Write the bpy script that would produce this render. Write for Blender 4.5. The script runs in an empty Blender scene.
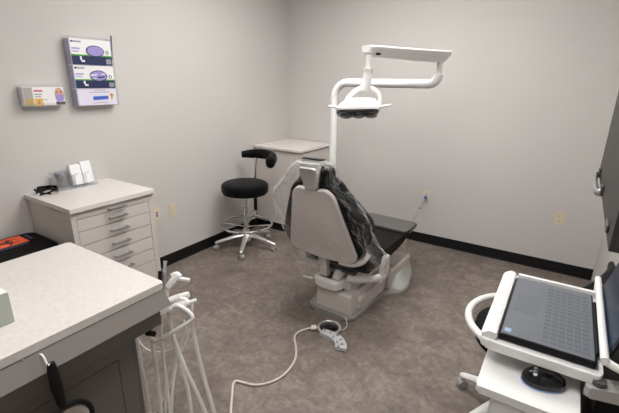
import bpy, bmesh, math, random
from mathutils import Vector, Matrix, noise
random.seed(7)
C = bpy.context.scene.collection
SC = bpy.context.scene
PI = math.pi

# ------------------------------------------------------------------ camera
CAM = Vector((2.8458, -3.9185, 1.62)); FPX = 394.82
YAW, PITCH, ROLL = 0.57203, 0.30921, 0.013408
_f = Vector((-math.sin(YAW)*math.cos(PITCH), math.cos(YAW)*math.cos(PITCH), -math.sin(PITCH)))
_r0 = Vector((math.cos(YAW), math.sin(YAW), 0)); _u0 = _r0.cross(_f)
_c, _s = math.cos(ROLL), math.sin(ROLL)
_r = _c*_r0 + _s*_u0; _u = -_s*_r0 + _c*_u0
cd = bpy.data.cameras.new('camera'); cam = bpy.data.objects.new('camera', cd); C.objects.link(cam)
cd.sensor_width = 36; cd.sensor_fit = 'HORIZONTAL'; cd.lens = 36*FPX/619; cd.clip_start = .02; cd.clip_end = 50
cam.matrix_world = Matrix(((_r.x, _u.x, -_f.x, CAM.x), (_r.y, _u.y, -_f.y, CAM.y), (_r.z, _u.z, -_f.z, CAM.z), (0, 0, 0, 1)))
SC.camera = cam

# ------------------------------------------------------------------ materials
def mat(name, col, rough=.5, metal=0., spec=.5, noise_scale=0, noise_amt=0., bump=0., bump_scale=200, coat=0., alpha=1., emit=0., trans=0.):
    m = bpy.data.materials.new(name); m.use_nodes = True
    nt = m.node_tree; b = nt.nodes['Principled BSDF']
    b.inputs['Base Color'].default_value = (*col, 1); b.inputs['Roughness'].default_value = rough
    b.inputs['Metallic'].default_value = metal; b.inputs['Specular IOR Level'].default_value = spec
    b.inputs['Coat Weight'].default_value = coat; b.inputs['Alpha'].default_value = alpha
    b.inputs['Transmission Weight'].default_value = trans
    if emit:
        b.inputs['Emission Color'].default_value = (*col, 1); b.inputs['Emission Strength'].default_value = emit
    tc = nt.nodes.new('ShaderNodeTexCoord')
    if noise_scale:
        n = nt.nodes.new('ShaderNodeTexNoise'); n.inputs['Scale'].default_value = noise_scale; n.inputs['Detail'].default_value = 4
        r = nt.nodes.new('ShaderNodeValToRGB'); a = noise_amt
        r.color_ramp.elements[0].position = .3; r.color_ramp.elements[1].position = .7
        r.color_ramp.elements[0].color = (*[c*(1-a) for c in col], 1); r.color_ramp.elements[1].color = (*[min(1, c*(1+a)) for c in col], 1)
        nt.links.new(tc.outputs['Object'], n.inputs['Vector']); nt.links.new(n.outputs['Fac'], r.inputs['Fac'])
        nt.links.new(r.outputs['Color'], b.inputs['Base Color'])
    if bump:
        n = nt.nodes.new('ShaderNodeTexNoise'); n.inputs['Scale'].default_value = bump_scale; n.inputs['Detail'].default_value = 3
        bp = nt.nodes.new('ShaderNodeBump'); bp.inputs['Strength'].default_value = bump; bp.inputs['Distance'].default_value = .002
        nt.links.new(tc.outputs['Object'], n.inputs['Vector']); nt.links.new(n.outputs['Fac'], bp.inputs['Height'])
        nt.links.new(bp.outputs['Normal'], b.inputs['Normal'])
    return m

def floor_mat():
    m = bpy.data.materials.new('vinyl_floor'); m.use_nodes = True
    nt = m.node_tree; b = nt.nodes['Principled BSDF']; L = nt.links.new
    tc = nt.nodes.new('ShaderNodeTexCoord')
    def nz(scale, detail, rough=.6, dist=0.):
        n = nt.nodes.new('ShaderNodeTexNoise'); n.inputs['Scale'].default_value = scale; n.inputs['Detail'].default_value = detail
        n.inputs['Roughness'].default_value = rough; n.inputs['Distortion'].default_value = dist
        L(tc.outputs['Object'], n.inputs['Vector']); return n
    n1 = nz(6.0, 9, .72, .9); n2 = nz(26, 7, .75); n3 = nz(1.1, 3)
    mx = nt.nodes.new('ShaderNodeMix'); mx.data_type = 'FLOAT'; mx.inputs[0].default_value = .45
    L(n1.outputs['Fac'], mx.inputs[2]); L(n2.outputs['Fac'], mx.inputs[3])
    mx2 = nt.nodes.new('ShaderNodeMix'); mx2.data_type = 'FLOAT'; mx2.inputs[0].default_value = .22
    L(mx.outputs[0], mx2.inputs[2]); L(n3.outputs['Fac'], mx2.inputs[3])
    r = nt.nodes.new('ShaderNodeValToRGB'); e = r.color_ramp.elements
    e[0].position = .34; e[0].color = (.085, .066, .056, 1); e[1].position = .66; e[1].color = (.36, .31, .272, 1)
    k = e.new(.5); k.color = (.19, .156, .135, 1)
    L(mx2.outputs[0], r.inputs['Fac'])
    # faint plank joints of the sheet tiles
    br = nt.nodes.new('ShaderNodeTexBrick'); br.inputs['Scale'].default_value = 1.0
    br.inputs['Brick Width'].default_value = .92; br.inputs['Row Height'].default_value = .46; br.inputs['Mortar Size'].default_value = .0022
    br.inputs['Color1'].default_value = (1, 1, 1, 1); br.inputs['Color2'].default_value = (.93, .93, .93, 1); br.inputs['Mortar'].default_value = (.80, .78, .77, 1)
    L(tc.outputs['Object'], br.inputs['Vector'])
    mm = nt.nodes.new('ShaderNodeMix'); mm.data_type = 'RGBA'; mm.blend_type = 'MULTIPLY'; mm.inputs[0].default_value = .9
    L(r.outputs['Color'], mm.inputs[6]); L(br.outputs['Color'], mm.inputs[7]); L(mm.outputs[2], b.inputs['Base Color'])
    b.inputs['Roughness'].default_value = .5; b.inputs['Specular IOR Level'].default_value = .35
    bp = nt.nodes.new('ShaderNodeBump'); bp.inputs['Strength'].default_value = .15; bp.inputs['Distance'].default_value = .002
    L(n2.outputs['Fac'], bp.inputs['Height']); L(bp.outputs['Normal'], b.inputs['Normal'])
    return m

def film_mat(name, tint=(.97, .975, .98), rough=.07, base=.0, edge=.6, gmin=.007, gmax=.45, power=3.0):
    """thin clear plastic: transparent face-on, milky and glossy where the sheet is seen edge-on"""
    m = bpy.data.materials.new(name); m.use_nodes = True
    nt = m.node_tree; L = nt.links.new
    for n in list(nt.nodes): nt.nodes.remove(n)
    out = nt.nodes.new('ShaderNodeOutputMaterial')
    tr = nt.nodes.new('ShaderNodeBsdfTransparent'); tr.inputs['Color'].default_value = (*tint, 1)
    gl = nt.nodes.new('ShaderNodeBsdfGlossy'); gl.inputs['Roughness'].default_value = rough; gl.inputs['Color'].default_value = (1, 1, 1, 1)
    df = nt.nodes.new('ShaderNodeBsdfDiffuse'); df.inputs['Color'].default_value = (.85, .86, .87, 1)
    lw = nt.nodes.new('ShaderNodeLayerWeight'); lw.inputs['Blend'].default_value = .5
    pw = nt.nodes.new('ShaderNodeMath'); pw.operation = 'POWER'; L(lw.outputs['Facing'], pw.inputs[0]); pw.inputs[1].default_value = power
    def rng(a, b):
        q = nt.nodes.new('ShaderNodeMapRange'); q.inputs['To Min'].default_value = a; q.inputs['To Max'].default_value = b
        L(pw.outputs[0], q.inputs['Value']); return q.outputs[0]
    m1 = nt.nodes.new('ShaderNodeMixShader'); L(rng(base, edge), m1.inputs['Fac']); L(tr.outputs[0], m1.inputs[1]); L(df.outputs[0], m1.inputs[2])
    m2 = nt.nodes.new('ShaderNodeMixShader'); L(rng(gmin, gmax), m2.inputs['Fac']); L(m1.outputs[0], m2.inputs[1]); L(gl.outputs[0], m2.inputs[2])
    L(m2.outputs[0], out.inputs['Surface'])
    return m

M = dict(
    wall=mat('wall_paint', (.60, .578, .558), .75, spec=.2, noise_scale=1.5, noise_amt=.012, bump=.12, bump_scale=260),
    ceil=mat('ceiling_tile', (.72, .71, .69), .9, noise_scale=30, noise_amt=.04, bump=.3),
    floor=floor_mat(),
    black=mat('black_rubber', (.007, .007, .008), .55, spec=.25),
    lam=mat('cabinet_laminate', (.62, .575, .545), .45, spec=.35, noise_scale=3, noise_amt=.01),
    lamtop=mat('cabinet_top', (.72, .68, .65), .4, noise_scale=3, noise_amt=.01),
    stone=mat('speckled_worktop', (.63, .595, .57), .38, noise_scale=60, noise_amt=.06),
    fascia=mat('taupe_laminate', (.145, .128, .115), .5, noise_scale=3, noise_amt=.02),
    chrome=mat('chrome', (.78, .78, .79), .14, 1.), steel=mat('brushed_steel', (.55, .55, .56), .32, 1.), pull=mat('pull_metal', (.36, .36, .38), .38, .8),
    alu=mat('polished_aluminium', (.80, .79, .78), .28, .85),
    white=mat('white_enamel', (.82, .81, .80), .28), whitep=mat('white_plastic', (.80, .785, .77), .38),
    shell=mat('chair_plastic', (.70, .64, .61), .25, spec=.5), shell2=mat('chair_body_plastic', (.64, .59, .565), .42),
    basep=mat('base_grey_plastic', (.30, .285, .27), .45), wing=mat('pale_grey_plastic', (.52, .53, .51), .4),
    footp=mat('footrest_grey', (.115, .109, .103), .4),
    vinyl=mat('black_vinyl', (.005, .005, .0055), .42, spec=.10, bump=.1, bump_scale=500), blk=mat('black_plastic', (.008, .008, .009), .45, spec=.18),
    binblk=mat('bin_plastic', (.006, .006, .006), .55, spec=.06),
    platep=mat('pale_grey_plate', (.55, .56, .58), .35),
    gloss=mat('gloss_black', (.006, .006, .007), .12), dgrey=mat('dark_grey_metal', (.075, .070, .066), .45),
    panel=mat('grey_cabinet_finish', (.046, .042, .039), .5, spec=.2, noise_scale=2, noise_amt=.03),
    ivory=mat('ivory_plate', (.72, .62, .47), .4), slot=mat('socket_dark', (.05, .04, .035), .5), bluej=mat('blue_jack', (.03, .10, .25), .4),
    orange=mat('orange_label', (.95, .13, .035), .5), ink=mat('black_ink', (.012, .012, .012), .6),
    purple=mat('purple_print', (.35, .28, .62), .5), lilac=mat('lilac_card', (.74, .71, .83), .5), navy=mat('navy_print', (.012, .022, .085), .45),
    green=mat('green_stripe', (.12, .42, .05), .5), card=mat('white_card', (.84, .83, .84), .5), bluep=mat('blue_print', (.06, .13, .55), .5),
    redp=mat('red_print', (.55, .07, .09), .5), yellow=mat('amber_print', (.85, .48, .07), .5), skin=mat('printed_skin', (.66, .36, .24), .5),
    greyp=mat('grey_print', (.30, .30, .34), .5), mint=mat('pale_green_grey', (.40, .43, .38), .5),
    keyfilm=mat('keyboard_cover', (.15, .162, .185), .36, noise_scale=5, noise_amt=.08), key=mat('keys', (.138, .150, .172), .42),
    screen=mat('laptop_screen', (.005, .015, .038), .3, spec=.2, noise_scale=3, noise_amt=.25),
    foam=mat('card_white', (.84, .85, .87), .5), hose=mat('beige_hose', (.66, .60, .55), .45),
    tube=mat('milky_tube', (.78, .75, .72), .3, alpha=.5), tubew=mat('white_hose', (.74, .71, .68), .4),
    lens=mat('lamp_lens', (.035, .035, .04), .15, spec=.7), pad=mat('mouse_pad_white', (.80, .79, .80), .35),
    glow=mat('painted_blue_glow', (.35, .50, .85), .4), wire=mat('grey_wire', (.35, .34, .33), .5), mirror=mat('mirror_glass', (.75, .75, .76), .05, 1.),
    pen=mat('navy_pen', (.03, .08, .18), .3), clamp=mat('grey_bracket', (.42, .40, .39), .45),
    film=film_mat('chair_cover_film'), acry=film_mat('clear_acrylic', rough=.05, base=.035, edge=.35, gmin=.02, gmax=.3, power=2),
)
lm = bpy.data.materials.new('lamp_diffuser'); lm.use_nodes = True
_b = lm.node_tree.nodes['Principled BSDF']; _b.inputs['Base Color'].default_value = (.9, .9, .9, 1)
_b.inputs['Emission Color'].default_value = (1, .98, .955, 1); _b.inputs['Emission Strength'].default_value = 13.4
M['lamp'] = lm

# ------------------------------------------------------------------ mesh builder
def V(*a): return Vector(a)
def spline(pts, n=8, closed=False):
    P = [Vector(p) for p in pts]; N = len(P); out = []
    rng = range(N if closed else N-1)
    for i in rng:
        p1, p2 = P[i], P[(i+1) % N]
        p0 = P[i-1] if (closed or i > 0) else p1*2-p2
        p3 = P[(i+2) % N] if (closed or i+2 < N) else p2*2-p1
        for k in range(n):
            t = k/n
            out.append(.5*((2*p1)+(p2-p0)*t+(2*p0-5*p1+4*p2-p3)*t*t+(3*p1-p0-3*p2+p3)*t**3))
    if not closed: out.append(P[-1])
    return out

class MB:
    def __init__(s): s.bm = bmesh.new()
    def _add(s, verts, faces, mx=None):
        vs = [s.bm.verts.new((mx @ Vector(v)) if mx else v) for v in verts]
        for f in faces:
            try: s.bm.faces.new([vs[i] for i in f])
            except ValueError: pass
        return vs
    def box(s, x0, x1, y0, y1, z0, z1, bev=0., mx=None, seg=2):
        vs = s._add([(x0, y0, z0), (x1, y0, z0), (x1, y1, z0), (x0, y1, z0), (x0, y0, z1), (x1, y0, z1), (x1, y1, z1), (x0, y1, z1)],
                    [(3, 2, 1, 0), (4, 5, 6, 7), (0, 1, 5, 4), (1, 2, 6, 5), (2, 3, 7, 6), (3, 0, 4, 7)], mx)
        if bev:
            es = list({e for v in vs for e in v.link_edges})
            bmesh.ops.bevel(s.bm, geom=es, offset=bev, segments=seg, profile=.5, affect='EDGES')
        return s
    def prism(s, poly, h, mx=None, bev=0., seg=2):
        """poly in local xy, extruded along local z from 0 to h"""
        n = len(poly)
        vs = s._add([(p[0], p[1], 0) for p in poly]+[(p[0], p[1], h) for p in poly],
                    [tuple(range(n-1, -1, -1)), tuple(range(n, 2*n))]+[(i, (i+1) % n, n+(i+1) % n, n+i) for i in range(n)], mx)
        if bev:
            vset = set(vs); es = [e for e in {e for v in vs for e in v.link_edges} if
                  (e.verts[0] in vs[:n] and e.verts[1] in vs[:n]) or (e.verts[0] in vs[n:] and e.verts[1] in vs[n:])]
            bmesh.ops.bevel(s.bm, geom=es, offset=bev, segments=seg, profile=.5, affect='EDGES')
        return s
    def tube(s, pts, r, seg=12, n=6, closed=False, smooth=True, flat=None, up=None, caps=True):
        """swept circle; r number or list per control point; flat=(a,b) gives an elliptical section"""
        ctl = [Vector(p) for p in pts]
        P = spline(ctl, n, closed) if smooth and len(ctl) > 2 else ctl
        N = len(P)
        def rad(i):
            if not isinstance(r, (list, tuple)): return r
            t = i/max(1, (N if closed else N-1))*(len(r) if closed else len(r)-1); k = min(int(t), len(r)-1); f = t-k
            return r[k]*(1-f)+r[(k+1) % len(r) if closed else min(k+1, len(r)-1)]*f
        tang = []
        for i in range(N):
            a = P[i-1] if (closed or i) else P[i]; b = P[(i+1) % N] if (closed or i+1 < N) else P[i]
            t = (b-a); tang.append(t.normalized() if t.length > 1e-9 else Vector((0, 0, 1)))
        u = Vector(up) if up else (Vector((0, 0, 1)) if abs(tang[0].z) < .9 else Vector((1, 0, 0)))
        rings = []
        for i in range(N):
            if up: u = Vector(up)
            u = (u-tang[i]*u.dot(tang[i])).normalized(); w = tang[i].cross(u)
            fa, fb = flat or (1, 1); rr = rad(i)
            rings.append([s.bm.verts.new(P[i]+w*math.cos(2*PI*k/seg)*rr*fa+u*math.sin(2*PI*k/seg)*rr*fb) for k in range(seg)])
        for i in range(N if closed else N-1):
            A, Bq = rings[i], rings[(i+1) % N]
            for k in range(seg): s.bm.faces.new((A[k], A[(k+1) % seg], Bq[(k+1) % seg], Bq[k]))
        if not closed and caps:
            s.bm.faces.new(rings[0][::-1]); s.bm.faces.new(rings[-1])
        return s
    def lathe(s, prof, c=(0, 0, 0), seg=32, mx=None):
        c = Vector(c); rings = []
        for (r, z) in prof:
            if r < 1e-6: q = [c+Vector((0, 0, z))]
            else: q = [c+Vector((r*math.cos(2*PI*k/seg), r*math.sin(2*PI*k/seg), z)) for k in range(seg)]
            rings.append([s.bm.verts.new((mx @ v) if mx else v) for v in q])
        for A, B_ in zip(rings, rings[1:]):
            for k in range(seg):
                j = (k+1) % seg
                if len(A) == 1 and len(B_) == 1: break
                if len(A) == 1: s.bm.faces.new((A[0], B_[k], B_[j])[::-1])
                elif len(B_) == 1: s.bm.faces.new((A[k], A[j], B_[0]))
                else: s.bm.faces.new((A[k], A[j], B_[j], B_[k]))
        return s
    def loft(s, rings, closed=True, caps=True):
        R = [[s.bm.verts.new(p) for p in ring] for ring in rings]; n = len(R[0])
        for A, B_ in zip(R, R[1:]):
            for k in range(n if closed else n-1): s.bm.faces.new((A[k], A[(k+1) % n], B_[(k+1) % n], B_[k]))
        if caps and closed: s.bm.faces.new(R[0][::-1]); s.bm.faces.new(R[-1])
        return s

def ob(name, mb, m, parent=None, ang=35, recalc=True):
    if recalc: bmesh.ops.recalc_face_normals(mb.bm, faces=mb.bm.faces)
    me = bpy.data.meshes.new(name); mb.bm.to_mesh(me); mb.bm.free()
    me.materials.append(M[m]); me.shade_smooth(); me.set_sharp_from_angle(angle=math.radians(ang))
    o = bpy.data.objects.new(name, me); C.objects.link(o)
    if parent is not None: o.parent = parent
    if ang == 35:
        w = o.modifiers.new('weighted', 'WEIGHTED_NORMAL'); w.keep_sharp = True
    return o
def thing(name, label, cat, loc=(0, 0, 0), rz=0., group=None):
    o = bpy.data.objects.new(name, None); C.objects.link(o); o.location = loc; o.rotation_euler = (0, 0, rz); o.empty_display_size = .1
    o['label'] = label; o['category'] = cat
    if group: o['group'] = group
    return o
def tag(o, label, cat, group=None, kind=None):
    o['label'] = label; o['category'] = cat
    if group: o['group'] = group
    if kind: o['kind'] = kind
    return o
def struct(name, mb, m, parent=None):
    o = ob(name, mb, m, parent)
    if parent is None: o['kind'] = 'structure'
    return o
def rrect(x0, x1, y0, y1, r, n=5):
    out = []
    for cx, cy, a0 in ((x1-r, y1-r, 0), (x0+r, y1-r, PI/2), (x0+r, y0+r, PI), (x1-r, y0+r, 1.5*PI)):
        for k in range(n+1):
            a = a0+PI/2*k/n; out.append((cx+r*math.cos(a), cy+r*math.sin(a)))
    return out
def roundpoly(pts, rad, n=5):
    out = []; N = len(pts)
    for i in range(N):
        p = Vector(pts[i]); a = Vector(pts[i-1]); b = Vector(pts[(i+1) % N]); r = rad[i] if isinstance(rad, (list, tuple)) else rad
        da = (a-p); db = (b-p); ra = min(r, da.length*.49, db.length*.49)
        p0 = p+da.normalized()*ra; p1 = p+db.normalized()*ra
        for k in range(n+1):
            t = k/n; q = p0*(1-t)**2+p*2*t*(1-t)+p1*t*t; out.append((q.x, q.y))
    return out
def frame(o, x, y, z):
    x, y, z, o = Vector(x).normalized(), Vector(y).normalized(), Vector(z).normalized(), Vector(o)
    return Matrix(((x.x, y.x, z.x, o.x), (x.y, y.y, z.y, o.y), (x.z, y.z, z.z, o.z), (0, 0, 0, 1)))
YZ = lambda x, y=0, z=0: frame((x, y, z), (0, 1, 0), (0, 0, 1), (1, 0, 0))      # prism plane yz, extruded along +x
XZ = lambda y, x=0, z=0: frame((x, y, z), (1, 0, 0), (0, 0, 1), (0, -1, 0))     # prism plane xz, extruded along -y

# ------------------------------------------------------------------ room
RX, RY, RZ = 3.24, -5.3, 2.75
struct('floor', MB().box(-.1, RX+.1, RY-.1, .1, -.1, 0), 'floor')
struct('wall_left', MB().box(-.1, 0, RY, 0, 0, RZ), 'wall')
struct('wall_back', MB().box(-.1, RX+.1, 0, .1, 0, RZ), 'wall')
struct('wall_right', MB().box(RX, RX+.1, RY, 0, 0, RZ), 'wall')
struct('wall_front', MB().box(-.1, RX+.1, RY-.1, RY, 0, RZ), 'wall')
struct('ceiling', MB().box(-.1, RX+.1, RY-.1, .1, RZ, RZ+.1), 'ceil')
def basebd(name, L, mx): struct(name, MB().prism([(0, 0), (.016, 0), (.010, .006), (.008, .094), (.005, .1), (0, .1)], L, mx), 'black')
basebd('baseboard_left', abs(RY)-.002, frame((.0005, -.001, .0005), (1, 0, 0), (0, 0, 1), (0, -1, 0)))
basebd('baseboard_back', RX-.012, frame((.0005+.01, -.0005, .0005), (0, -1, 0), (0, 0, 1), (1, 0, 0)))

for nm, x, y, lab in (('ceiling_light', 1.25, -1.6, 'ceiling panel light above the drawer cabinet side of the room'), ('ceiling_light', 2.05, -1.6, 'ceiling panel light above the foot end of the treatment chair'), ('ceiling_light', 2.2, -3.45, 'ceiling panel light over the foreground between worktop and laptop cart')):
    t = thing(nm, lab, 'ceiling light', (x, y, RZ), group='ceiling panel lights')
    b = MB()
    for a in ((-.33, .33, -.63, -.60), (-.33, .33, .60, .63), (-.33, -.30, -.60, .60), (.30, .33, -.60, .60)): b.box(*a, -.03, -.001)
    ob('frame', b, 'white', t); ob('diffuser', MB().box(-.3, .3, -.6, .6, -.022, -.012), 'lamp', t)

# wall plates -----------------------------------------------------------
def plate(name, label, cat, loc, rz, kind):
    t = thing(name, label, cat, loc, rz, 'ivory wall plates')           # local: plate faces -y
    ob('cover_plate', MB().box(-.036, .036, -.006, -.0005, -.058, .058, .003), 'ivory', t)
    if kind == 'duplex':
        for z in (-.021, .021):
            s = ob('socket', MB().prism(roundpoly([(-.016, -.013), (.016, -.013), (.016, .013), (-.016, .013)], .008), .003, frame((0, -.006, z), (1, 0, 0), (0, 0, 1), (0, -1, 0))), 'ivory', t)
            b = MB(); b.box(-.008, -.005, -.0105, -.009, -.004, .007); b.box(.005, .008, -.0105, -.009, -.003, .006); b.box(-.002, .002, -.0105, -.009, -.010, -.006)
            ob('slot', b, 'slot', s); s.location = (0, 0, z)
            s.location = (0, 0, 0); s.children[0].location = (0, 0, z)
    elif kind == 'data':
        for z in (-.013, .013): ob('jack', MB().box(-.008, .008, -.010, -.006, z-.008, z+.008, .001), 'bluej', t)
    else:
        ob('insert', MB().box(-.015, .015, -.010, -.006, -.032, .032, .002), 'ivory', t)
    return t
plate('wall_plate', 'ivory data plate with two blue jacks on left wall, beside the drawer cabinet', 'wall plate', (0, -1.93, .505), PI/2, 'data')
plate('wall_plate', 'plain ivory wall plate on left wall, the one nearer the black stool', 'wall plate', (0, -1.765, .505), PI/2, 'blank')
plate('power_outlet', 'ivory power outlet with nothing plugged in, on back wall at right', 'outlet', (2.915, 0, .505), 0, 'duplex')
plate('power_outlet', 'ivory power outlet on back wall with a blue plug and cord in it', 'outlet', (1.745, 0, .51), 0, 'duplex')
pc = thing('plug_lead', 'thin grey cord with blue plug running down from the back wall outlet to the chair', 'cord', (1.745, -.012, .50))
ob('plug', MB().lathe([(0, 0), (.014, 0), (.018, .012), (.017, .03), (.010, .045), (0, .046)], mx=frame((0, 0, 0), (1, 0, 0), (0, 0, 1), (0, -1, 0)), seg=16), 'bluep', pc)
ob('cable', MB().tube([(0, -.04, -.002), (-.01, -.07, -.03), (-.02, -.12, -.09), (-.035, -.20, -.16), (-.05, -.30, -.28), (-.04, -.40, -.40), (-.02, -.42, -.492)], .005, 8), 'wire', pc)
ob('cord_clip', MB().box(-.028, .002, -.135, -.115, -.10, -.075, .004), 'wire', pc)

# ------------------------------------------------------------------ drawer cabinet by the left wall
t = thing('drawer_cabinet', 'pale laminate drawer cabinet with metal bar handles against the left wall', 'cabinet', (0, -2.588, 0))
X1 = .530
b = MB(); b.box(.02, X1-.02, -.275, .275, .07, .872); b.box(.04, X1-.06, -.26, .26, 0, .07); ob('body', b, 'lam', t)
ob('worktop', MB().box(.002, .552, -.285, .278, .873, .903, .003), 'lamtop', t)
fr = MB()
fr.box(X1-.02, X1, -.275, -.247, .07, .872); fr.box(X1-.02, X1, .237, .275, .07, .872); fr.box(X1-.02, X1, -.247, .237, .838, .872); fr.box(X1-.02, X1, -.247, .237, .07, .10)
ob('face_frame', fr, 'lam', t)
def bar_handle(par, z, y0=-.06, y1=.06, xf=X1):
    h = MB(); h.box(xf+.024, xf+.036, y0, y1, z-.006, z+.006, .003)
    for y in (y0+.004, y1-.012): h.box(xf, xf+.026, y, y+.008, z-.004, z+.004)
    return ob('handle', h, 'pull', par)
sh = ob('pull_out_board', MB().box(X1-.02, X1+.001, -.246, .236, .826, .837, .0015), 'lam', t); bar_handle(sh, .842)
zs = [.823, .745, .655, .565, .475, .385, .245, .105]
for i in range(len(zs)-1):
    d = ob('drawer', MB().box(X1-.02, X1, -.245, .235, zs[i+1]+.0025, zs[i]-.001, .002), 'lam', t)
    bar_handle(d, (zs[i]+zs[i+1])/2+.0)

# glasses on the cabinet
g = thing('safety_glasses', 'dark wraparound safety glasses lying on the drawer cabinet corner', 'glasses', (.115, -2.785, .904), .9)
def arc(cx, cy, r, a0, a1, n, z=0): return [(cx+r*math.cos(a0+(a1-a0)*k/n), cy+r*math.sin(a0+(a1-a0)*k/n), z) for k in range(n+1)]
ln = MB(); pr = []
for k in range(17):
    a = -.2+(PI+.4)*k/16; x, y = .062*math.cos(a), .045*math.sin(a); drop = .010*math.exp(-((k-8)/1.6)**2)
    h = .046 if 2 < k < 14 else .030
    pr.append([(x, y, .006+drop), (x*.94, y*.94, .006+drop), (x*.94-.0, y*.94, h), (x, y, h)])
ln.loft(pr); ob('lens', ln, 'gloss', g)
for s_ in (-1, 1): ob('temple', MB().tube([(s_*.061, -.004, .038), (s_*.058, -.022, .034), (s_*.02, -.034, .018), (-s_*.03, -.036-.004*s_, .008)], .005, 8), 'blk', g)

# clear organiser with cards, on the cabinet by the wall
org = thing('desk_organizer', 'clear acrylic organizer standing on drawer cabinet against the wall', 'organizer', (.02, -2.57, .904))
b = MB(); b.box(0, .11, -.15, .115, 0, .004); b.box(0, .004, -.15, .115, .004, .115)
for y in (-.15, -.035, .04, .112): b.box(.004, .105, y, y+.003, .004, .09)
b.box(.104, .107, -.033, .112, .004, .03); b.box(.104, .107, -.147, -.036, .004, .09); ob('tray', b, 'acry', org)
cp = thing('tissue_cup', 'clear cup with dark round lid in the left end of the acrylic organizer', 'cup', (.055, -2.665, .9085))
ob('cup', MB().lathe([(.026, .0), (.032, .10), (.031, .10), (.025, .003)], seg=24), 'acry', cp); ob('lid', MB().lathe([(0, .085), (.029, .085), (.029, .104), (.022, .109), (0, .109)], seg=24), 'greyp', cp)
for i, (y, lab, dz) in enumerate(((-2.567, 'white printed card pack in the middle of the acrylic organizer', 0), (-2.493, 'white printed card pack at the right end of the acrylic organizer, the taller one', .012))):
    c = thing('card_pack', lab, 'card pack', (.098, y, .909), group='card packs in the organizer')
    mx = Matrix.Rotation(-.22, 4, 'Y')
    ob('card', MB().box(-.030, .0, -.037, .034, .010, .150+dz, .002, mx), 'foam', c)
    b = MB()
    for k in range(2): b.box(.0001, .0008, -.022, .012-.008*k, .085-.009*k, .0875-.009*k, 0, mx)
    ob('print', b, 'greyp', c)

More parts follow.
